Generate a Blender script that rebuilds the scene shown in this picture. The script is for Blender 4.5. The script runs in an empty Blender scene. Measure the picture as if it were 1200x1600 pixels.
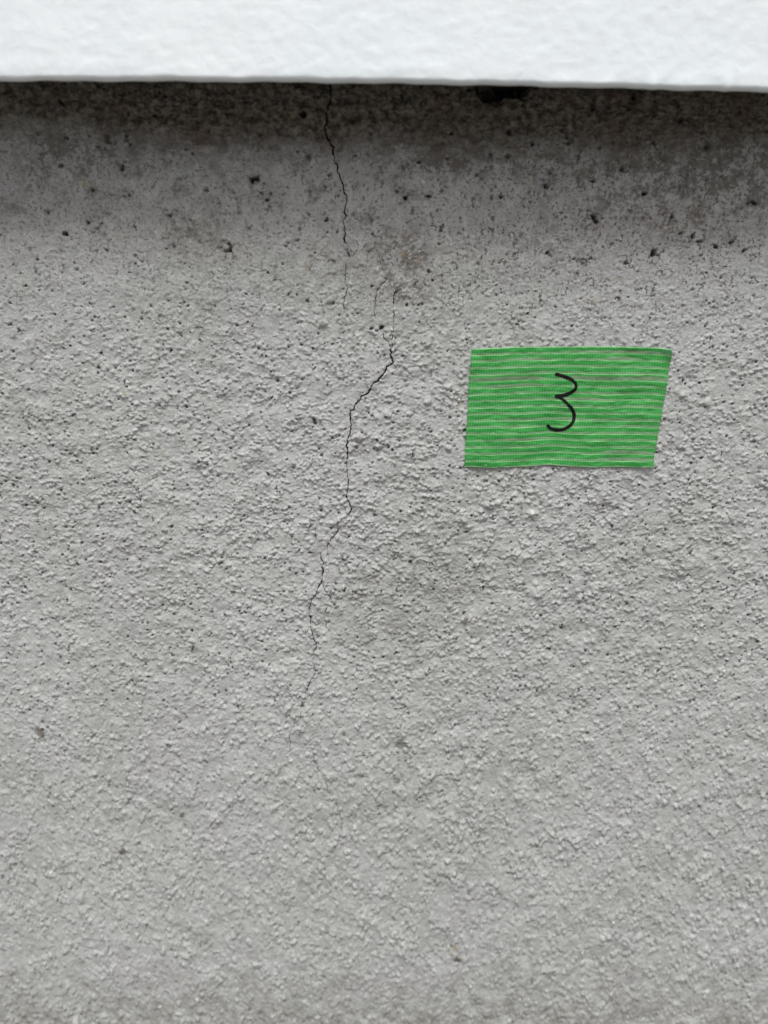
import bpy, math
import numpy as np
R = math.radians
sc = bpy.context.scene
col = sc.collection

# ---------------------------------------------------------------- camera, sky, sun, exposure
D = 0.313            # camera to wall face, metres
PITCH = 13.0         # degrees below the horizontal
FPX = 1600*26/36.0   # focal length in pixels of the 1200x1600 photograph
cd = bpy.data.cameras.new("camera"); cam = bpy.data.objects.new("camera", cd); col.objects.link(cam)
cam.location = (0, -D, 0); cam.rotation_euler = (R(90-PITCH), 0, 0)
cd.sensor_fit = 'VERTICAL'; cd.sensor_height = 36; cd.sensor_width = 27; cd.lens = 26
cd.clip_start = 0.005; cd.clip_end = 200
cd.dof.use_dof = True; cd.dof.focus_distance = 0.313; cd.dof.aperture_fstop = 4.8
sc.camera = cam
SUN_EL, SUN_AZ = 62.0, -14.0      # azimuth measured from straight out of the wall, negative = from the left
w = bpy.data.worlds.new("World"); sc.world = w; w.use_nodes = True
nt = w.node_tree; nt.nodes.clear()
out = nt.nodes.new('ShaderNodeOutputWorld'); bg = nt.nodes.new('ShaderNodeBackground')
sky = nt.nodes.new('ShaderNodeTexSky'); sky.sky_type = 'NISHITA'; sky.sun_disc = False
sky.sun_elevation = R(SUN_EL); sky.sun_rotation = R(180+SUN_AZ)
sky.air_density = 0.6; sky.dust_density = 6.0; sky.ozone_density = 0.6
bg.inputs['Strength'].default_value = 0.085
nt.links.new(sky.outputs[0], bg.inputs['Color']); nt.links.new(bg.outputs[0], out.inputs[0])
sd = bpy.data.lights.new("sun", 'SUN'); sd.energy = 1.5; sd.angle = R(18); sd.color = (0.885, 0.975, 0.99)
sun = bpy.data.objects.new("sun", sd); col.objects.link(sun)
sun.rotation_euler = (R(90-SUN_EL), 0, R(SUN_AZ))
sc.view_settings.view_transform = 'Standard'; sc.view_settings.look = 'None'
sc.view_settings.exposure = 0.69; sc.view_settings.gamma = 1.0

# ---------------------------------------------------------------- helpers
CP, SP = math.cos(R(PITCH)), math.sin(R(PITCH))
def wall_at(px, py, dist=D):
    """point (x, z) of the wall plane seen at a pixel of the 1200x1600 photograph"""
    u = (np.asarray(px, float)-600)/FPX; v = (800-np.asarray(py, float))/FPX
    t = dist/(CP + v*SP)
    return t*u, t*(v*CP - SP)

def make_mesh(name, verts, quads, mat, parent=None, smooth=True):
    verts = np.ascontiguousarray(verts, np.float32); quads = np.ascontiguousarray(quads, np.int32)
    me = bpy.data.meshes.new(name)
    me.vertices.add(len(verts)); me.vertices.foreach_set('co', verts.ravel())
    n, k = quads.shape
    me.loops.add(n*k); me.loops.foreach_set('vertex_index', quads.ravel())
    me.polygons.add(n); me.polygons.foreach_set('loop_start', np.arange(0, n*k, k, dtype=np.int32))
    me.polygons.foreach_set('loop_total', np.full(n, k, np.int32))
    me.update(calc_edges=True)
    me.polygons.foreach_set('use_smooth', np.full(n, smooth, bool))
    me.materials.append(mat)
    o = bpy.data.objects.new(name, me); col.objects.link(o)
    if parent: o.parent = parent
    return o

def grid_quads(rows, cols, off=0, flip=False):
    i = np.arange(rows-1)[:, None]*cols + np.arange(cols-1)[None, :] + off
    i = i.ravel()
    q = np.stack([i, i+1, i+cols+1, i+cols], 1)
    return q[:, ::-1] if flip else q

def attr(o, name, vals):
    a = o.data.attributes.new(name, 'FLOAT', 'POINT'); a.data.foreach_set('value', np.ascontiguousarray(vals, np.float32).ravel())

def tile_noise(n, step, lmin, lmax, seed, anis=1.0, slope=0.0):
    """periodic band-passed noise, wavelengths lmin..lmax (metres), unit deviation; anis > 1 stretches along x"""
    rs = np.random.RandomState(seed)
    f = np.fft.rfft2(rs.standard_normal((n, n)))
    ky = np.fft.fftfreq(n, step)[:, None]; kx = np.fft.rfftfreq(n, step)[None, :]
    k = np.sqrt((kx*anis)**2 + ky**2) + 1e-9
    g = np.exp(-(k*lmin)**2*0.8) * (1-np.exp(-(k*lmax)**2*1.2)) * k**slope
    h = np.fft.irfft2(f*g, (n, n))
    return h/h.std()

def sm(a, b, x):
    t = np.clip((x-a)/(b-a), 0, 1); return t*t*(3-2*t)

# ---------------------------------------------------------------- node helpers
class Mat:
    def __init__(s, name):
        s.m = bpy.data.materials.new(name); s.m.use_nodes = True
        s.t = s.m.node_tree; s.b = s.t.nodes['Principled BSDF']; s.o = s.t.nodes['Material Output']
        s.co = s.t.nodes.new('ShaderNodeTexCoord').outputs['Object']
    def n(s, kind, **kw):
        x = s.t.nodes.new(kind)
        for k, v in kw.items(): setattr(x, k, v)
        return x
    def l(s, a, b): s.t.links.new(a, b)
    def noise(s, scale, detail=4, rough=0.5, vec=None, dist=0.0):
        x = s.n('ShaderNodeTexNoise'); x.inputs['Scale'].default_value = scale; x.inputs['Detail'].default_value = detail
        x.inputs['Roughness'].default_value = rough; x.inputs['Distortion'].default_value = dist
        s.l(vec or s.co, x.inputs['Vector']); return x.outputs['Fac']
    def ramp(s, fac, lo, hi, a=0.0, b=1.0):
        x = s.n('ShaderNodeMapRange'); x.interpolation_type = 'SMOOTHSTEP'
        for i, v in ((1, lo), (2, hi), (3, a), (4, b)): x.inputs[i].default_value = v
        s.l(fac, x.inputs[0]); return x.outputs[0]
    def math(s, op, a, b=None, c=None):
        x = s.n('ShaderNodeMath', operation=op)
        for i, v in enumerate((a, b, c)):
            if v is None: continue
            if isinstance(v, (int, float)): x.inputs[i].default_value = v
            else: s.l(v, x.inputs[i])
        return x.outputs[0]
    def mix(s, fac, a, b, blend='MIX'):
        x = s.n('ShaderNodeMix', data_type='RGBA', blend_type=blend)
        if isinstance(fac, (int, float)): x.inputs[0].default_value = fac
        else: s.l(fac, x.inputs[0])
        for i, v in ((6, a), (7, b)):
            if isinstance(v, tuple): x.inputs[i].default_value = (*v, 1) if len(v) == 3 else v
            else: s.l(v, x.inputs[i])
        return x.outputs[2]
    def att(s, name):
        x = s.n('ShaderNodeAttribute'); x.attribute_name = name; return x.outputs['Fac']
    def bump(s, height, dist, strength=1.0, normal=None):
        x = s.n('ShaderNodeBump'); x.inputs['Distance'].default_value = dist; x.inputs['Strength'].default_value = strength
        s.l(height, x.inputs['Height'])
        if normal is not None: s.l(normal, x.inputs['Normal'])
        return x.outputs['Normal']

# ---- wall material: grey painted render
m = Mat("grey_render"); MW = m.m
base = m.mix(m.ramp(m.noise(11, 4, 0.55), 0.32, 0.68), (0.380, 0.390, 0.364), (0.455, 0.466, 0.448))
base = m.mix(m.ramp(m.noise(17, 4, 0.6, None, 0.6), 0.46, 0.66, 0, 0.6), base, (0.440, 0.433, 0.445))
base = m.mix(m.ramp(m.noise(38, 5, 0.65), 0.55, 0.75, 0, 0.35), base, (0.33, 0.325, 0.29))
base = m.mix(m.ramp(m.noise(260, 3, 0.6), 0.4, 0.72), base, (0.52, 0.53, 0.51))
fine = m.noise(1500, 3, 0.6)
base = m.mix(m.ramp(fine, 0.30, 0.8, 0.0, 0.5), base, (0.25, 0.252, 0.238))
raw = m.mix(m.ramp(m.noise(330, 5, 0.7), 0.35, 0.65), (0.035, 0.030, 0.024), (0.23, 0.205, 0.17))
raw = m.mix(m.ramp(m.noise(60, 3, 0.6), 0.50, 0.66, 0, 0.5), raw, (0.115, 0.068, 0.05))
raw = m.mix(m.ramp(m.noise(75, 3, 0.6), 0.60, 0.72, 0, 0.35), raw, (0.11, 0.11, 0.065))
fl = m.math('MULTIPLY', m.ramp(m.noise(700, 2, .6), .545, .61), m.att('fleck'))
base = m.mix(fl, base, (0.10, 0.096, 0.085))
base = m.mix(m.att('raw'), base, raw)
base = m.mix(m.att('grime'), base, (0.120, 0.104, 0.084))
base = m.mix(m.att('ochre'), base, (0.34, 0.27, 0.12))
base = m.mix(m.att('chip'), base, (0.68, 0.67, 0.63))
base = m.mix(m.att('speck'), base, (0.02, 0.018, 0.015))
m.l(base, m.b.inputs['Base Color']); m.b.inputs['Roughness'].default_value = 0.8
m.b.inputs['Specular IOR Level'].default_value = 0.35
nb = m.bump(fine, 0.00030, 0.9)
far = m.math('MULTIPLY', m.noise(330, 3, 0.55), m.att('far'))
nb = m.bump(far, 0.0012, 1.0, nb)
m.l(nb, m.b.inputs['Normal'])

# ---- crack interior
m = Mat("crack_shadow_dirt"); MC = m.m
m.l(m.mix(m.noise(900, 2), (0.006, 0.005, 0.004), (0.03, 0.026, 0.022)), m.b.inputs['Base Color'])
m.b.inputs['Roughness'].default_value = 1.0; m.b.inputs['Specular IOR Level'].default_value = 0.0

# ---- white paint
m = Mat("white_paint"); MP = m.m
c = m.mix(m.ramp(m.noise(14, 3), 0.35, 0.7), (0.775, 0.83, 0.845), (0.815, 0.855, 0.865))
c = m.mix(m.ramp(m.noise(120, 4, 0.65), 0.58, 0.78, 0, 0.35), c, (0.68, 0.73, 0.745))
m.l(c, m.b.inputs['Base Color']); m.b.inputs['Roughness'].default_value = 0.42
m.l(m.bump(m.noise(330, 4, 0.6, None, .5), 0.00035, 0.5), m.b.inputs['Normal'])

# ---- ground
m = Mat("packed_ground"); MG = m.m
c = m.mix(m.ramp(m.noise(3, 5, 0.6), 0.35, 0.7), (0.22, 0.20, 0.175), (0.30, 0.285, 0.26))
c = m.mix(m.ramp(m.noise(140, 4, 0.7), 0.4, 0.7), c, (0.16, 0.15, 0.135))
m.l(c, m.b.inputs['Base Color']); m.b.inputs['Roughness'].default_value = 0.95
m.l(m.bump(m.noise(90, 6, 0.7), 0.012, 0.9), m.b.inputs['Normal'])

# ---- ink
m = Mat("black_marker_ink"); MI = m.m
m.b.inputs['Base Color'].default_value = (0.003, 0.003, 0.0035, 1); m.b.inputs['Roughness'].default_value = 0.6; m.b.inputs['Specular IOR Level'].default_value = 0.2

# ---------------------------------------------------------------- ground
gx = np.concatenate([-np.geomspace(60, 1.5, 12), np.linspace(-1.4, 1.4, 60), np.geomspace(1.5, 60, 12)])
gy = gx.copy()
GX, GY = np.meshgrid(gx, gy)
GZ = -0.405 + 0.004*np.sin(GX*7+1.3*np.sin(GY*5))*np.cos(GY*6.1)*np.exp(-(GX**2+GY**2)/9)
g = make_mesh("ground", np.stack([GX, GY, GZ], -1).reshape(-1, 3), grid_quads(len(gy), len(gx)), MG)
g['kind'] = 'structure'

# ---------------------------------------------------------------- the render's relief, a periodic tile 0.56 m square
STEP = 1/3000
N = 1680
TX0, TZ0 = -0.28, -0.40
rs = np.random.RandomState(7)
blotch = tile_noise(N, STEP, 0.012, 0.09, 1)
blotch2 = tile_noise(N, STEP, 0.006, 0.03, 2)
base_h = 0.05*tile_noise(N, STEP, 0.0030, 0.010, 3, 1.3) + 0.16*tile_noise(N, STEP, 0.010, 0.04, 4, 1.2)
micro = tile_noise(N, STEP, 0.0009, 0.003, 5, 1.25)
rid = tile_noise(N, STEP, 0.0016, 0.006, 6, 1.5)

def stamp(arr, n, rlo, rhi, hlo, hhi, dens, seed, mode='max', elong=1.0, power=2.0, profile='cap'):
    r_ = np.random.RandomState(seed); cnt = 0
    P = 24
    big = np.pad(arr, P, mode='wrap') if mode != 'max' else np.zeros((N+2*P, N+2*P))
    xs = r_.rand(n*4)*N; ys = r_.rand(n*4)*N; keep = r_.rand(n*4)
    for x, y, k in zip(xs, ys, keep):
        if dens is not None and k > dens[int(y) % N, int(x) % N]: continue
        t = r_.rand()**power
        rad = (rlo+(rhi-rlo)*t)/STEP; h = hlo+(hhi-hlo)*t*(0.5+0.5*r_.rand())
        e = 1+(elong-1)*r_.rand(); a = r_.uniform(-.7, .7)
        w_ = min(int(rad*e)+2, 22)
        ix, iy = int(x), int(y)
        yy, xx = np.mgrid[iy-w_:iy+w_+1, ix-w_:ix+w_+1]
        dx, dy = xx-x, yy-y
        ca, sa = math.cos(a), math.sin(a)
        p = (dx*ca+dy*sa)/e; q = -dx*sa+dy*ca
        d2 = (p*p+q*q)/(rad*rad)
        if profile == 'cap': v = h*np.clip(1-d2, 0, 1)**(0.75 if rhi < .0008 else 1.0)
        else: v = h*np.exp(-d2*1.6)
        sl = (slice(iy-w_+P, iy+w_+1+P), slice(ix-w_+P, ix+w_+1+P))
        big[sl] = np.maximum(big[sl], v)
        cnt += 1
        if cnt >= n: break
    res = big[P:-P, P:-P].copy()
    res[:P] = np.maximum(res[:P], big[-P:, P:-P]); res[-P:] = np.maximum(res[-P:], big[:P, P:-P])
    res[:, :P] = np.maximum(res[:, :P], big[P:-P, -P:]); res[:, -P:] = np.maximum(res[:, -P:], big[P:-P, :P])
    return res

clump = tile_noise(N, STEP, 0.0022, 0.009, 15, 1.3)
dn = np.clip(0.26+0.30*clump+0.16*blotch2+0.10*blotch, 0.02, 1)
gran = stamp(np.zeros((N, N)), 120000, .00030, .00095, .30, .82, dn, 11, 'max', 1.3, 2.0)
lump = stamp(np.zeros((N, N)), 2200, .0011, .0028, .30, .8, dn, 12, 'max', 1.5, 2.0, 'gauss')
pits = stamp(np.zeros((N, N)), 34000, .00034, .00065, .45, 1.1, np.clip(dn+.10, 0, 1), 13, 'max', 1.3, 3.0)
tops = stamp(np.zeros((N, N)), 120000, .00018, .00044, .15, .75, np.clip(.45+.25*blotch+.35*blotch2, .02, 1), 14, 'max', 1.7, 4.2)
relief = base_h + 0.90*gran + 0.50*lump + 0.05*rid + micro*(.04+.04*np.clip(gran+lump, 0, 1))
warp_x = .00013*tile_noise(N, STEP, .0011, .005, 51); warp_z = .00012*tile_noise(N, STEP, .0011, .005, 52)
flat = 0.5*base_h + 0.065*micro + 0.04*rid
rough_raw = 0.55*tile_noise(N, STEP, 0.0012, 0.010, 8, 1.5, -0.6) + 0.5*tile_noise(N, STEP, 0.006, 0.03, 9, 2.0)

def tile(a, X, Z):
    fi = (Z-TZ0)/STEP; fj = (X-TX0)/STEP
    i = np.floor(fi).astype(np.int64); j = np.floor(fj).astype(np.int64); fi = fi-i; fj = fj-j
    i %= N; j %= N; i2 = (i+1) % N; j2 = (j+1) % N
    return (a[i, j]*(1-fj)+a[i, j2]*fj)*(1-fi)+(a[i2, j]*(1-fj)+a[i2, j2]*fj)*fi
def coarser(Z):          # the stipple gets coarser towards the foot of the wall
    z = np.linspace(-.5, .3, 2000); d_ = 1-.52*sm(-.05, -.26, z)
    c_ = np.cumsum(d_)*(z[1]-z[0]); return np.interp(Z, z, c_-np.interp(0, z, c_))

def wave1(x, s, amp):        # smooth irregular line
    return amp*(np.sin(x*41+s)*.5+np.sin(x*97+2.1*s)*.3+np.sin(x*230+3.7*s)*.2)

def PX(pts, off=(0, 0), sc_=1.0):
    p = np.array(pts, float)/sc_ + np.array(off, float)
    x, z = wall_at(p[:, 0], p[:, 1]); return np.stack([x, z], 1)

# crack traces, as polylines on the wall face with a width in metres at each end
C1 = ((400, 120), 4.0); C2 = ((400, 500), 4.0); C3 = ((380, 850), 4.0); C6 = ((440, 1150), 4.57); C8 = ((580, 460), 8.89)
cracks = [
 (PX([(463,20),(465,40),(462,90),(468,130),(452,180),(447,230),(445,290),(432,320),(440,360),(455,400),(485,440),(480,480),(495,530),(520,590),(525,630),(542,660),(550,710),(565,745),(566,790)], *C1), .00056, .00044),
 (PX([(566,790),(555,830),(552,880),(545,910),(553,950),(552,1030),(575,1060),(565,1090),(580,1110),(580,1140),(560,1165),(563,1210),(555,1250),(558,1290),(577,1320),(565,1360),(548,1380),(550,1430),(548,1480)], *C1), .00042, .00016),
 (PX([(735,960),(740,990),(750,1040),(760,1090),(770,1140),(785,1190),(800,1230),(812,1270),(790,1300),(765,1325),(752,1365),(745,1420),(738,1470),(742,1510)], *C1), .00018, .00020),
 (PX([(140,450),(150,520),(185,610),(230,650),(285,730)], *C8), .00016, .00034),
 (PX([(340,-70),(325,-40),(320,0),(310,100),(305,250),(318,390),(312,530),(295,560),(290,640),(285,730)], *C8), .00030, .00026),
 (PX([(285,730),(265,770),(260,830),(290,890),(315,940),(260,965),(215,1010),(195,1070),(130,1150),(100,1195),(45,1220),(10,1280)], *C8), .00042, .00060),
 (PX([(724,416),(710,440),(700,460),(665,475),(655,490),(615,535),(610,560),(592,565),(592,600),(595,680),(577,730),(570,790),(572,855),(566,900),(570,960),(577,1020),(563,1070),(567,1110),(592,1170),(590,1205),(560,1230),(515,1270),(508,1300),(510,1320),(480,1360),(448,1410),(445,1450),(438,1480)], *C2), .00052, .00028),
 (PX([(483,62),(485,70),(490,95),(503,118),(495,165),(490,200),(490,240),(470,280),(455,310),(430,350),(415,400),(412,440),(420,500),(430,550),(447,600),(458,635),(440,680),(437,740),(450,790),(430,840),(402,890),(390,950),(370,990),(365,1040),(360,1090)], *C3), .00040, .00026),
 (PX([(360,1090),(315,1130),(290,1180),(290,1250),(292,1300),(300,1350)], *C3), .00022, .00013),
 (PX([(492,240),(505,275),(530,310),(545,345),(530,380),(510,430),(515,490),(520,540)], *C3), .00024, .00018),
 (PX([(235,110),(232,190),(275,260),(320,340),(335,400),(390,470),(410,540),(430,620),(430,740),(380,800),(360,840)], *C6), .00013, .00017),
 (PX([(335,1250),(350,1280),(375,1330),(370,1380),(358,1420)], *C2), .00022, .00014),
]
def refine(P, seed, step=.00035, amp=.00017):
    r_ = np.random.RandomState(seed)
    d = np.r_[0, np.cumsum(np.hypot(*np.diff(P, axis=0).T))]
    n = max(int(d[-1]/step), 4); s = np.linspace(0, d[-1], n)
    Q = np.stack([np.interp(s, d, P[:, 0]), np.interp(s, d, P[:, 1])], 1)
    j = np.convolve(r_.standard_normal(n+8), [.2, .5, 1, .5, .2], 'same')[4:-4]
    j2 = np.convolve(r_.standard_normal(n+8), [.2, .5, 1, .5, .2], 'same')[4:-4]
    Q[:, 0] += j*amp; Q[:, 1] += j2*amp*.6
    return Q, s/d[-1]
crack_lines = []
for k, (P, w0, w1) in enumerate(cracks):
    Q, t = refine(P, 100+k)
    r_ = np.random.RandomState(300+k)
    wv = np.convolve(r_.standard_normal(len(t)+12), np.ones(7)/7, 'same')[6:-6]
    wt = (w0+(w1-w0)*t)*(.84 if k in (0, 1) else .95 if k in (3, 4) else .86 if k in (5, 6) else .74); thin = sm(.00042, .00020, wt)
    wd = wt*np.clip(1+(.55+1.0*thin)*wv+.25*r_.standard_normal(len(t))-.1*thin, .35-.3*thin, 1.9)
    crack_lines.append((Q, wd))

# single marks: pixel x, y, radius in px, kind, strength, elongation
marks = [(597,511,5,'speck',1),(580,514,3.5,'speck',.9),(967,468,5,'speck',.85),(969,455,2.5,'speck',.7),(132,288,5,'ochre',.8),(133,280,3,'ochre',.7),
 (716,630,4,'ochre',.9),(717,626,3,'chip',.9),(492,660,4.5,'speck',.8),(490,655,3,'speck',.6),(725,958,5,'speck',.9),(728,966,4,'grime',.9),
 (1131,850,5,'grime',.8),(714,1500,6,'grime',1),(718,1503,4,'speck',.6),(712,1480,9,'ochre',.45),(704,1490,6,'ochre',.4),
 (417,313,4.5,'speck',.9),(408,302,4,'speck',.5),(402,306,3,'speck',.6),(423,303,3,'speck',.5),(412,287,3,'speck',.5),
 (95,259,5,'speck',.8),(104,215,4,'speck',.7),(170,222,6,'speck',.6),(165,212,5,'speck',.5),(203,225,3,'speck',.8),(301,240,3.5,'speck',.7),
 (350,287,4,'grime',.8),(342,318,3,'speck',.8),(468,357,4,'grime',.9),(492,395,3,'speck',.6),(636,477,3.5,'speck',.9),(670,424,4,'speck',.8),
 (649,446,4,'speck',.6),(630,397,4,'ochre',.5),(650,404,4,'ochre',.4),(582,366,2.5,'speck',.9),(527,363,2.5,'speck',.8),(568,310,3,'grime',.8),
 (631,263,4,'grime',1),(660,284,4,'chip',.6),(690,298,4,'grime',1),(645,330,4,'grime',1),(698,247,3,'speck',.7),(700,257,2.5,'speck',.6),
 (768,297,3.5,'grime',1),(768,309,4,'grime',1),(769,340,4,'grime',.9),(826,281,4,'ochre',.6),(878,333,4,'speck',.6),(1105,230,4,'speck',.6),
 (1080,313,4,'ochre',.5),(641,878,4,'speck',.9),(677,921,4,'speck',.8),(680,906,3,'speck',.8),(585,806,4,'speck',.6),(543,872,3,'speck',.7),
 (642,871,3,'speck',.7),(485,965,4,'speck',.8),(62,1143,11,'grime',.85),(66,1140,6,'speck',.3),(625,1160,9,'grime',.7),(192,1330,9,'grime',.8),(283,1277,8,'grime',.75),(98,1357,7,'grime',.6),(400,1012,6,'grime',.5),(305,1015,6,'grime',.5),(370,1457,8,'grime',.5),(1130,1205,6,'grime',.5),(470,1380,9,'grime',.4),
 (486,1280,4,'speck',.6),(561,1210,7,'grime',.5),(620,1220,6,'grime',.5),(1095,400,3,'speck',.6),(130,568,3,'speck',.9),(313,533,3,'speck',.7),
 (185,624,3,'speck',.7),(235,624,2.5,'speck',.7),(380,669,3.5,'grime',.9),(310,722,3.5,'speck',.7),(257,706,4,'ochre',.4),(195,615,3.5,'ochre',.4),
 (627,585,5,'grime',.7),(383,517,5,'chip',.7),(270,521,5,'chip',.5),(831,802,5,'chip',.6),(568,1182,3,'speck',.5),(552,660,4,'grime',.4),
 (925,470,5,'ochre',.6),(960,437,4,'ochre',.5),(480,418,5,'ochre',.4),(866,1462,2,'chip',.6),(957,1440,4,'chip',.8),(308,1562,6,'chip',.6),(430,1521,5,'chip',.5),
 (1105,1550,6,'chip',.5),(250,1573,6,'chip',.5),(120,1595,10,'chip',.5),(495,1590,6,'chip',.5),(700,1345,6,'chip',.4),(432,1302,5,'chip',.2)]

# ---- wall grid: dense in the middle, growing outwards
def spread(a, end):
    v = []; s = STEP; x = a
    while x < end: s *= 1.07; x += s; v.append(x)
    return np.array(v)
side = spread(0.26, 1.6)
dense_x = np.arange(-0.26, 0.26+STEP/2, STEP)
X1 = np.concatenate([-side[::-1], dense_x, side])
dense_z = np.arange(-0.372, 0.150, STEP)
low = spread(0.372, 0.44)
Z1 = np.concatenate([-low[::-1], dense_z, [0.153, 0.157, 0.165, 0.18, 0.21, 0.24]])
X, Z = np.meshgrid(X1, Z1)
sp = np.maximum(np.gradient(X1)[None, :], np.gradient(Z1)[:, None])
farf = sm(.0006, .0016, sp)*np.ones_like(X)
# zones, by height on the wall
_, z230 = wall_at(600, 232); _, z470 = wall_at(600, 430); _, z330 = wall_at(600, 330); _, z560 = wall_at(600, 600)
bl = tile(blotch, X, Z); bl2 = tile(blotch2, X, Z)
zz = Z + .010*bl + .006*bl2
amp = sm(z330+.01, z560-.005, zz)                  # 0 = smooth trowelled top, 1 = full stipple
amp = amp*(1-.25*sm(-.20, -.34, Z))
amp = .22+.78*amp
line = z230 + wave1(X, .8, .0022) + .0010*bl2 + .0008*bl + .0012*tile(rough_raw, X, Z)
line = line + .006*np.exp(-((X+.14)/.05)**2) - .003*np.exp(-((X-.03)/.03)**2)
rawm = sm(-.007, .008, Z-line)
ctr = np.exp(-((X-0.01)/.16)**2)                   # stipple is strongest in the middle of the view
midz = np.exp(-((Z+.085)/.11)**2)
amp2 = amp*(.66+.42*ctr*midz+.12*np.exp(-((X-.19)/.09)**2)+.10*tile(blotch, X, Z))
XW = X+tile(warp_x, X, Z); ZW = coarser(Z)+tile(warp_z, X, Z)
H = tile(relief, XW, ZW)*amp2*(1.34+1.15*sm(-.13, -.32, Z)) + tile(flat, X, Z)*(1-amp)
H = H*(1-rawm) + (tile(rough_raw, X, Z)*.50)*rawm
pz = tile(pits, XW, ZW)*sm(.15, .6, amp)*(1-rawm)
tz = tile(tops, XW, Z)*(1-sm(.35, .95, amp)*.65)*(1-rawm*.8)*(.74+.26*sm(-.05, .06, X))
H -= 0.75*pz + 0.30*tz
H *= (1-farf*.8)
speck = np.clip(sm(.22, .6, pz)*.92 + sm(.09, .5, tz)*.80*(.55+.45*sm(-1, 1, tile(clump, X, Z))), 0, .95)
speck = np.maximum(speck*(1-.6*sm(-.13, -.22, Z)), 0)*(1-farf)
# grime: blotches of old dirt
def blob(px, py, rx, ry):
    x, z = wall_at(px, py); k = D/FPX
    return np.exp(-(((X-x)/(rx*k))**2+((Z-z)/(ry*k))**2))
gn = sm(-1.3, 1.9, tile(.55*tile_noise(N, STEP, .0008, .003, 21)+.55*tile_noise(N, STEP, .0022, .009, 24, 1.2)+.6*tile_noise(N, STEP, .008, .04, 25), X, Z))
gr = .35*blob(130, 235, 110, 30)+.5*blob(690, 235, 95, 28)+.55*blob(1130, 265, 170, 60)+.35*blob(900, 250, 160, 30)+.45*blob(300, 365, 55, 35)+.45*blob(628, 408, 34, 45)+.30*blob(1080, 350, 120, 55)+.22*blob(840, 390, 120, 60)+.3*blob(690, 235, 90, 30)
gr += .30*blob(345, 240, 150, 35)+.35*blob(100, 250, 60, 30)+.22*blob(560, 395, 90, 60)+.25*blob(640, 440, 50, 60)+.2*blob(900, 300, 160, 60)+.3*blob(410, 305, 28, 22)+.25*blob(60, 300, 90, 40)+.30*blob(1150, 240, 130, 45)+.12*blob(330, 500, 120, 50)
gr += .25*blob(680, 900, 90, 60)+.15*blob(560, 950, 90, 70)+.18*blob(620, 1000, 60, 60)
grime = np.clip(gr*(.15+1.5*gn), 0, .8)
foot = sm(-.305, -.350, Z+.010*bl)*.42*(.3+gn)        # rain splash along the foot of the wall
band_fade = .42*sm(z330+.01, z230-.002, Z+.013*bl+.004*bl2)*(.25+1.2*gn)   # blotchy, darker towards the bare band
grime = np.maximum(grime, np.maximum(foot, band_fade*(1-rawm)))
grime = np.clip(grime + .10*sm(.3, 1.6, tile(tile_noise(N, STEP, .004, .02, 22), X, Z)), 0, .85)
ochre = .18*foot*gn; chip = np.zeros_like(X)
chip += .5*sm(2.3, 2.9, tile(tile_noise(N, STEP, .0012, .006, 23, 1.3), X, Z))*sm(.3, .8, amp)
fleck = (.26+.64*sm(.9, .35, amp))*(.7+.3*sm(-.05, .06, X))*(.5+.5*sm(-1.2, .8, bl2))*sm(-.16, -.08, Z)*(1-farf)
fields = dict(fleck=fleck, speck=speck, grime=grime, ochre=ochre, chip=chip)

def window(x0, x1, z0, z1):
    return (slice(np.searchsorted(Z1, z0), np.searchsorted(Z1, z1)+1), slice(np.searchsorted(X1, x0), np.searchsorted(X1, x1)+1))
mr = np.random.RandomState(5)
for px, py, rp, kind, st in marks:
    x, z = wall_at(px, py); rad = rp*D/FPX*(.95 if kind == 'grime' else .72); x = float(x); z = float(z)
    s = window(x-3*rad, x+3*rad, z-3*rad, z+3*rad)
    a = mr.uniform(0, 3); e = mr.uniform(1, 1.6)
    dx = X[s]-x; dz = Z[s]-z
    p = dx*math.cos(a)+dz*math.sin(a); q = (-dx*math.sin(a)+dz*math.cos(a))*e
    d = np.sqrt(p*p+q*q)/rad + .22*bl2[s] + .16*tile(micro, X[s], Z[s])
    f = 1-sm(.6, 1.35, d)
    fields[kind][s] = np.maximum(fields[kind][s], st*f)
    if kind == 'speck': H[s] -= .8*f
    if kind == 'chip': H[s] += .6*f
# dark gaps under the cladding: shade painted black, larger ones also hollowed
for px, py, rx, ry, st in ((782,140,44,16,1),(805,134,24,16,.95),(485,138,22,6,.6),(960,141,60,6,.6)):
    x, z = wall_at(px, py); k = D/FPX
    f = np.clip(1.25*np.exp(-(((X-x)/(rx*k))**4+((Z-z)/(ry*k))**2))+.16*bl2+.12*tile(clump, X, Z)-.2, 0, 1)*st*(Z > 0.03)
    speck[:] = np.maximum(speck, f*.9); H -= 7*sm(.15, 1, f)*(st > .8)
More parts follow.
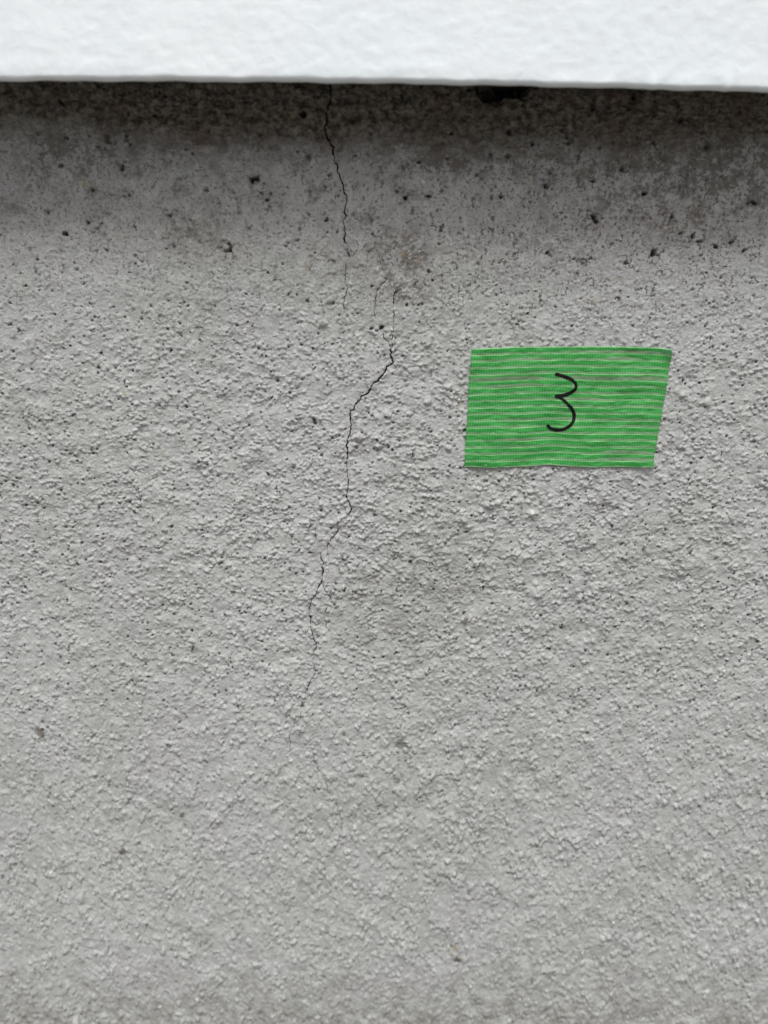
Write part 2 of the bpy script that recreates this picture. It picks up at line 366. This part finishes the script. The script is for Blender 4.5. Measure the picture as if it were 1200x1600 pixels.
# curled flake of paint beside the crack, and a few bigger stuck-on lumps
fx, fz = wall_at(633, 474); fx = float(fx); fz = float(fz)
s = window(fx-.006, fx+.006, fz-.006, fz+.006)
dd = np.hypot(X[s]-fx, (Z[s]-fz)*1.15)+.00045*bl2[s]+.0003*tile(micro, X[s], Z[s]); up = sm(-.0002, .0018, Z[s]-fz)
ring = np.exp(-((dd-.0036)/.00035)**2)*up
H[s] += .7*ring; H[s] -= .22*(1-sm(.001, .0035, dd)); ochre[s] = np.maximum(ochre[s], .35*ring)
for px, py, rp, h in ((560,684,9,1.5),(592,696,8,1.1),(668,537,9,1.1),(668,628,7,1.0),(607,650,7,.9),(505,505,6,1.0),(516,470,6,.8),(1105,630,7,1.3),(1065,618,6,1.1),(765,790,8,1.1),(700,700,6,.9),(830,803,8,1.2),(470,1140,8,.8),(725,968,6,1.2)):
    x, z = wall_at(px, py); rad = rp*D/FPX; x = float(x); z = float(z)
    s = window(x-2.5*rad, x+2.5*rad, z-2.5*rad, z+2.5*rad)
    d = np.hypot(X[s]-x, (Z[s]-z)*1.3)/rad*(1+.25*bl2[s])
    H[s] += h*np.exp(-(d*1.15)**4)
# grooves beside the cracks
for Q, wd in crack_lines:
    for (x, z), w_ in zip(Q[::2], wd[::2]):
        s = window(x-.0011, x+.0011, z-.0011, z+.0011)
        d2 = ((X[s]-x)**2+(Z[s]-z)**2)/(.0005**2)
        H[s] = np.minimum(H[s], H[s]*.6+.4*(H[s]-.45*np.exp(-d2*.6)))
Y = -H*0.001                                         # relief in mm, outwards is -y
front = np.stack([X, Y, Z], -1).reshape(-1, 3)
nr, nc = X.shape
bd = np.concatenate([np.arange(nc), np.arange(1, nr)*nc+nc-1, (nr-1)*nc+np.arange(nc-2, -1, -1), np.arange(nr-2, 0, -1)*nc])
back = front[bd].copy(); back[:, 1] = 0.14
nb_ = len(bd); i = np.arange(nb_)
sideq = np.stack([bd[i], nr*nc+i, nr*nc+(i+1) % nb_, bd[(i+1) % nb_]], 1)
wall = make_mesh("foundation_wall", np.concatenate([front, back]), np.concatenate([grid_quads(nr, nc), sideq]), MW)
pad = np.zeros(nb_)
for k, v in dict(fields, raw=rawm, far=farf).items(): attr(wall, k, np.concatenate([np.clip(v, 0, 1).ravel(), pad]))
wall['label'] = "rough grey cement render wall with hairline cracks, stained dark along its top"
wall['category'] = "wall"

def height(x, z):
    """bilinear sample of the finished relief, metres out of the wall"""
    x = np.asarray(x); z = np.asarray(z)
    j = np.clip(np.searchsorted(X1, x)-1, 0, len(X1)-2); i_ = np.clip(np.searchsorted(Z1, z)-1, 0, len(Z1)-2)
    fx_ = (x-X1[j])/(X1[j+1]-X1[j]); fz_ = (z-Z1[i_])/(Z1[i_+1]-Z1[i_])
    return .001*(H[i_, j]*(1-fx_)*(1-fz_)+H[i_, j+1]*fx_*(1-fz_)+H[i_+1, j]*(1-fx_)*fz_+H[i_+1, j+1]*fx_*fz_)

for k, (Q, wd) in enumerate(crack_lines):
    tan = np.gradient(Q, axis=0); tan /= np.hypot(tan[:, 0], tan[:, 1])[:, None]+1e-12
    tan = np.stack([np.convolve(np.pad(tan[:, c_], 2, 'edge'), np.ones(5)/5, 'valid') for c_ in (0, 1)], 1)
    nrm = np.stack([-tan[:, 1], tan[:, 0]], 1)
    ww = wd*np.clip(1.15-.55*(height(Q[:, 0], Q[:, 1])*1000-.35), .25, 1.4)*np.minimum(1, np.minimum(np.arange(len(wd))+1, np.arange(len(wd))[::-1]+1)/5.0)
    L = []
    for o_ in (-.5, 0, .5):
        p = Q+nrm*(ww*o_)[:, None]
        L.append(np.stack([p[:, 0], -height(p[:, 0], p[:, 1])-.00010, p[:, 1]], 1))
    V = np.stack(L, 1).reshape(-1, 3)
    make_mesh("crack", V, grid_quads(len(Q), 3), MC, wall)

# ---------------------------------------------------------------- white cladding with its drip edge
BO = 0.030                                           # stands this far off the wall
DB = D-BO
ex = [-400, 0, 150, 300, 450, 600, 750, 900, 1050, 1200, 1600]
ey = [132, 129, 128, 127.5, 129, 131, 133.5, 137, 141, 146, 158]
exw, ezw = wall_at(ex, ey, DB+.0025)
bx = np.concatenate([-np.geomspace(1.6, .27, 30), np.arange(-.26, .2601, .001), np.geomspace(.27, 1.6, 30)])
pf = np.polyfit(exw, ezw, 3)
ez = np.polyval(pf, np.clip(bx, -.24, .24)) + .00012*np.sin(bx*160+1)+.0001*np.sin(bx*410)
# profile (y, dz above the lip's lowest point, weight of paint texture)
rr = .0017
prof = [(.10, .19, 0), (-BO+.0035, .19, 0), (-BO+.0035, .001, 0), (-BO+.0028, 0.0002, 0)]
for a in np.linspace(0, 90, 9):
    prof.append((-BO+rr-rr*math.sin(R(a)), rr-rr*math.cos(R(a)), a/90))
for h in np.arange(rr+.001, .13, .001): prof.append((-BO, h, 1))
for h in np.geomspace(.132, 2.4, 24): prof.append((-BO, h, 1))
prof.append((.10, 2.4, 0))
prof = np.array(prof)
PXg, _ = np.meshgrid(bx, prof[:, 0])
PY = np.repeat(prof[:, 0][:, None], len(bx), 1); PZ = prof[:, 1][:, None]+ez[None, :]
tex = .035*tile(tile_noise(N, STEP, .005, .020, 31, 1.5), PXg, PZ)+.030*tile(tile_noise(N, STEP, .0018, .006, 32, 2.2), PXg, PZ)
tex += .05*tile(tile_noise(N, STEP, .02, .09, 33, 1.5), PXg, PZ)
PY = PY - .0008*tex*prof[:, 2][:, None]
# beads of paint hanging on the right end of the lip
for bp, ss, hh in ((950,.004,.0007),(1022,.0018,.0014),(1080,.005,.0006),(1137,.0016,.0012),(1165,.003,.0006),(880,.004,.0004),(310,.005,.0003),(120,.004,.0002)):
    x0, z0 = wall_at(bp, 138, DB)
    bell = np.exp(-((PXg-x0)/ss)**2)*np.exp(-((prof[:, 1][:, None]-.0014)/.0022)**2)
    PY -= hh*bell*.35*(PY < -BO+.004); PZ -= hh*.35*bell
lip = .00010*np.exp(-((prof[:, 1][:, None]-.0042)/.0016)**2)*(prof[:, 2][:, None] > .5)*(.6+.5*np.sin(PXg*55+1.5)+.3*np.sin(PXg*170))
PY -= lip
clad = make_mesh("wall_cladding", np.stack([PXg, PY, PZ], -1).reshape(-1, 3), grid_quads(len(prof), len(bx)), MP)
clad['label'] = "glossy white painted cladding overhanging the top of the grey wall"
clad['category'] = "cladding"

# ---------------------------------------------------------------- green tape
top = np.array([(737,545),(770,543.5),(806,542.2),(890,541.6),(950,541.4),(990,541.8),(1030,543.5),(1046,546)], float)
bot = np.array([(725.5,730),(773,731),(823,729),(856,726),(890,728.5),(923,730.5),(973,730),(1019.5,730.5)], float)
lef = np.array([(737,545),(735,566),(733.4,586.7),(732,605),(730.8,636.7),(728,678),(726.4,705),(725.5,730)], float)
rig = np.array([(1046,546),(1047,560),(1045,573),(1040,606.7),(1035,636),(1030,666.7),(1024,696.7),(1019.5,730.5)], float)
NU, NB, RB = 440, 18, 9
NV = NB*RB+1
def along(C, n):
    d = np.r_[0, np.cumsum(np.hypot(*np.diff(C, axis=0).T))]; s = np.linspace(0, d[-1], n)
    a = np.stack([np.interp(s, d, C[:, 0]), np.interp(s, d, C[:, 1])], 1)
    k = 15
    for c_ in (0, 1):
        q = np.convolve(np.pad(a[:, c_], k//2, 'reflect', reflect_type='odd'), np.ones(k)/k, 'valid'); a[:, c_] = q
    return a
T, B = along(top, NU), along(bot, NU); Lf, Rt = along(lef, NV), along(rig, NV)
u = np.linspace(0, 1, NU)[None, :, None]; v = np.linspace(0, 1, NV)[:, None, None]
S = (1-v)*T[None]+v*B[None]+(1-u)*Lf[:, None]+u*Rt[:, None]-((1-u)*(1-v)*T[0]+u*(1-v)*T[-1]+(1-u)*v*B[0]+u*v*B[-1])
tr = np.random.RandomState(17)
frx = np.convolve(tr.standard_normal(NV+4), np.ones(2)/2, 'same')[2:-2]; fry = np.convolve(tr.standard_normal(NU+4), np.ones(3)/3, 'same')[2:-2]
S[:, 0, 0] += .8*frx; S[:, -1, 0] += .8*frx[::-1]; S[-1, :, 1] += .8*fry; S[0, :, 1] += .7*fry[::-1]
U = np.broadcast_to(u[..., 0], (NV, NU)); Vv = np.broadcast_to(v[..., 0], (NV, NU))
S[..., 1] += (.7*np.sin(U*9+Vv*5)+.35*np.sin(U*23-Vv*7))*np.sin(np.pi*Vv)
txx, tzz = wall_at(S[..., 0], S[..., 1])
Hs = H.copy()
wx = window(float(txx.min())-.01, float(txx.max())+.01, float(tzz.min())-.01, float(tzz.max())+.01)
def box(a, k):
    for ax in (0, 1):
        a = np.apply_along_axis(lambda r: np.convolve(np.pad(r, k//2, 'edge'), np.ones(k)/k, 'valid'), ax, a)
    return a
sub = H[wx]
mxf = sub.copy()
for ax in (0, 1):
    mxf = np.max([np.roll(mxf, q, ax) for q in range(-4, 5)], axis=0)
Hs[wx] = .5*box(mxf, 9)+.5*box(box(mxf, 13), 13)
H_keep = H; H = Hs
ty = height(txx, tzz); H = H_keep
band = Vv*NB; fr = band-np.floor(band)
bid = np.minimum(np.floor(band), NB-1).astype(int)
tw = np.random.RandomState(23)
rib = np.sin(np.clip(fr/.72, 0, 1)*np.pi)
wr = np.interp(U[0], np.linspace(0, 1, 26), tw.standard_normal(26))
wrb = np.stack([np.interp(U[0], np.linspace(0, 1, 17), tw.standard_normal(17)) for _ in range(NB)])
tn1 = tile_noise(N, STEP, .0016, .006, 41, 3.0)
lift = .00008 + .00002*rib + .00003*wrb[bid, np.arange(NU)[None, :]]*rib + .00005*tile(tn1, txx, tzz)
lift += .0019*np.exp(-(((1-U)/.035)**2+(Vv/.09)**2)) + .0004*np.exp(-(Vv/.03)**2)*(U**2)
lift += .0003*np.exp(-((Vv-1)/.02)**2)*np.exp(-((U-.45)/.12)**2)
ty = ty+lift
V0 = np.stack([txx, -ty, tzz], -1).reshape(-1, 3)
V1 = V0.copy(); V1[:, 1] += .00008
nf = NV*NU
bdt = np.concatenate([np.arange(NU), np.arange(1, NV)*NU+NU-1, (NV-1)*NU+np.arange(NU-2, -1, -1), np.arange(NV-2, 0, -1)*NU])
i = np.arange(len(bdt)); sq = np.stack([bdt[i], bdt[(i+1) % len(bdt)], nf+bdt[(i+1) % len(bdt)], nf+bdt[i]], 1)

m = Mat("green_tape_film"); MT = m.m
uu, vv = m.att('tu'), m.att('tv')
cmb = m.n('ShaderNodeCombineXYZ'); m.l(uu, cmb.inputs[0]); m.l(vv, cmb.inputs[1])
def tvec(sx, sy, sz=0.0):
    x = m.n('ShaderNodeMapping'); x.inputs['Scale'].default_value = (sx, sy, 1); x.inputs['Location'].default_value = (sz, sz*1.7, sz)
    m.l(cmb.outputs[0], x.inputs['Vector']); return x.outputs[0]
wob = m.noise(1, 3, .6, tvec(9, 14))
bandc = m.math('ADD', m.math('MULTIPLY', vv, float(NB)), m.math('MULTIPLY', m.math('SUBTRACT', wob, .5), .30))
f = m.math('FRACT', bandc)
# per-place variation of how wide the clear groove opens
opn = m.noise(1, 3, .6, tvec(5, 19, 3.0))
edge = m.math('ADD', m.math('SUBTRACT', .79, m.math('MULTIPLY', m.att('open'), .36)), m.math('MULTIPLY', m.math('SUBTRACT', .5, opn), .6))
edge = m.math('ADD', edge, m.math('MULTIPLY', m.math('SUBTRACT', m.noise(1, 2, .6, tvec(90, 40, 5.0)), .5), .18))
d = m.math('SUBTRACT', f, edge)
groove = m.ramp(d, -.05, .06)
groove = m.math('MULTIPLY', groove, m.ramp(f, .93, .99, 1, 0))
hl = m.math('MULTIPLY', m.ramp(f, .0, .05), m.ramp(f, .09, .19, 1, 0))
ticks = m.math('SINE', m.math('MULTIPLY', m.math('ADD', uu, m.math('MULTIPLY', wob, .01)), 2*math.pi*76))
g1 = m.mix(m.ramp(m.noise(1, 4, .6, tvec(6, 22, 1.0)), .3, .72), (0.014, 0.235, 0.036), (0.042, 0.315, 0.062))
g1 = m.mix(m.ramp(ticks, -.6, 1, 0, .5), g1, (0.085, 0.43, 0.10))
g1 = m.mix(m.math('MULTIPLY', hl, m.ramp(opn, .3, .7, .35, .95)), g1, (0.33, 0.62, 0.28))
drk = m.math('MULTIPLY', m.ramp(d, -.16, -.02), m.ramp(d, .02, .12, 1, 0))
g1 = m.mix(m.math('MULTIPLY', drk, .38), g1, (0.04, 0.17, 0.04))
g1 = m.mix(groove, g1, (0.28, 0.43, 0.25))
corner_glint = m.math('MULTIPLY', m.ramp(uu, .93, .985), m.ramp(vv, .07, .0))  # glint on the lifted corner, painted in as paler green
g1 = m.mix(m.math('MULTIPLY', corner_glint, .5), g1, (0.28, 0.66, 0.36))
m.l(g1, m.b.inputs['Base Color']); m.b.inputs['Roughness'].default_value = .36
m.b.inputs['Specular IOR Level'].default_value = .45
wrk = m.noise(1, 4, .6, tvec(20, 70, 9.0))
m.l(m.bump(wrk, .0002, .6, m.bump(ticks, .00004, .5)), m.b.inputs['Normal'])
trn = m.n('ShaderNodeBsdfTransparent'); trn.inputs[0].default_value = (.82, .93, .80, 1)
mx = m.n('ShaderNodeMixShader')
clear = m.math('MULTIPLY', groove, m.ramp(opn, .32, .68, .06, .45))
clear = m.math('ADD', m.math('MAXIMUM', clear, m.math('MULTIPLY', groove, m.math('MULTIPLY', m.att('open'), .6))), .04)
m.l(clear, mx.inputs[0]); m.l(m.b.outputs[0], mx.inputs[1]); m.l(trn.outputs[0], mx.inputs[2]); m.l(mx.outputs[0], m.o.inputs['Surface'])

tape = make_mesh("adhesive_tape", np.concatenate([V0, V1]), np.concatenate([grid_quads(NV, NU, 0, True), grid_quads(NV, NU, nf), sq]), MT)
attr(tape, 'tu', np.tile(U.ravel(), 2)); attr(tape, 'tv', np.tile(Vv.ravel(), 2))
opening = np.zeros_like(Vv)
for b_, u0, u1, a_ in ((4,.0,.36,1),(4,.48,1.02,1),(5,.08,.34,.55),(1,.22,.36,.6),(1,.68,.84,.7),(0,.5,.95,.5),(3,.3,.42,.4),(7,.5,.7,.45),(10,.45,.6,.5),(11,.80,1.0,.5),(15,.75,1.0,.8),(16,.7,.98,.6),(13,.2,.4,.3),(9,.1,.25,.3)):
    opening = np.maximum(opening, a_*(bid == b_)*sm(u0-.06, u0+.06, U)*(1-sm(u1-.06, u1+.06, U)))
attr(tape, 'open', np.tile(opening.ravel(), 2))
tape['label'] = "strip of ribbed green tape with a handwritten black 3, stuck on the grey wall"
tape['category'] = "tape"

# the handwritten figure, laid on the tape's surface
st = np.array([(865.5,584.6),(870,585),(876.7,586.7),(884,589.3),(891.7,592.6),(897,597),(899.6,601.5),(899.2,606),(895.8,610.3),(890,614),(883,616.8),(875,618.3),(867,618.8),(870,619.5),(876.7,622.4),
  (881,626),(886,631),(891,636),(895,641.5),(897,648),(896.6,654),(894,660),(890,664.6),(884,668.8),(877,671.3),(870,671.6),(863.3,670.6),(858.5,668.6),(856,665.8),(854.8,662.6)], float)
d = np.r_[0, np.cumsum(np.hypot(*np.diff(st, axis=0).T))]
n = 420; s_ = np.linspace(0, d[-1], n)
Q = np.stack([np.interp(s_, d, st[:, 0]), np.interp(s_, d, st[:, 1])], 1)
k = 13
Q = np.stack([np.convolve(np.pad(Q[:, c_], k//2, 'edge'), np.ones(k)/k, 'valid') for c_ in (0, 1)], 1)
tg = np.gradient(Q, axis=0); tg /= np.hypot(tg[:, 0], tg[:, 1])[:, None]+1e-9
nm = np.stack([-tg[:, 1], tg[:, 0]], 1)
t_ = s_/d[-1]
hw = 2.55+.15*np.sin(t_*21)+.22*np.interp(t_, np.linspace(0, 1, 40), tw.standard_normal(40))+.5*np.exp(-(t_/.03)**2)+.25*np.exp(-((t_-.40)/.02)**2)
hw *= np.sqrt(np.clip(np.minimum(s_, d[-1]-s_)/2.2, 0.05, 1))
tck = np.linspace(0, 1, NU)
def tape_y(px, py):
    x, z = wall_at(px, py)
    ii = np.empty(px.shape)
    fl = np.stack([txx.ravel(), tzz.ravel()], 1)
    o = np.empty(px.size)
    for q, (a, b) in enumerate(zip(np.ravel(x), np.ravel(z))):
        iv = np.clip(int((Vv.shape[0]-1)*(tzz[:, NU//2].max()-b)/(tzz[:, NU//2].max()-tzz[:, NU//2].min())), 4, NV-5)
        iu = int(np.abs(txx[iv]-a).argmin())
        iv = int(np.abs(tzz[:, iu]-b).argmin())
        sl_ = ty[max(iv-1, 0):iv+2, max(iu-1, 0):iu+2]
        o[q] = sl_.max()
    return x, z, o.reshape(px.shape)
offs = (-1, -.5, 0, .5, 1)
P5 = np.stack([Q+nm*(hw*o_)[:, None] for o_ in offs], 1)
x3, z3, y3 = tape_y(P5[..., 0], P5[..., 1])
V = np.stack([x3, -y3-.00014, z3], -1).reshape(-1, 3)
make_mesh("handwritten_figure", V, grid_quads(n, 5), MI, tape)
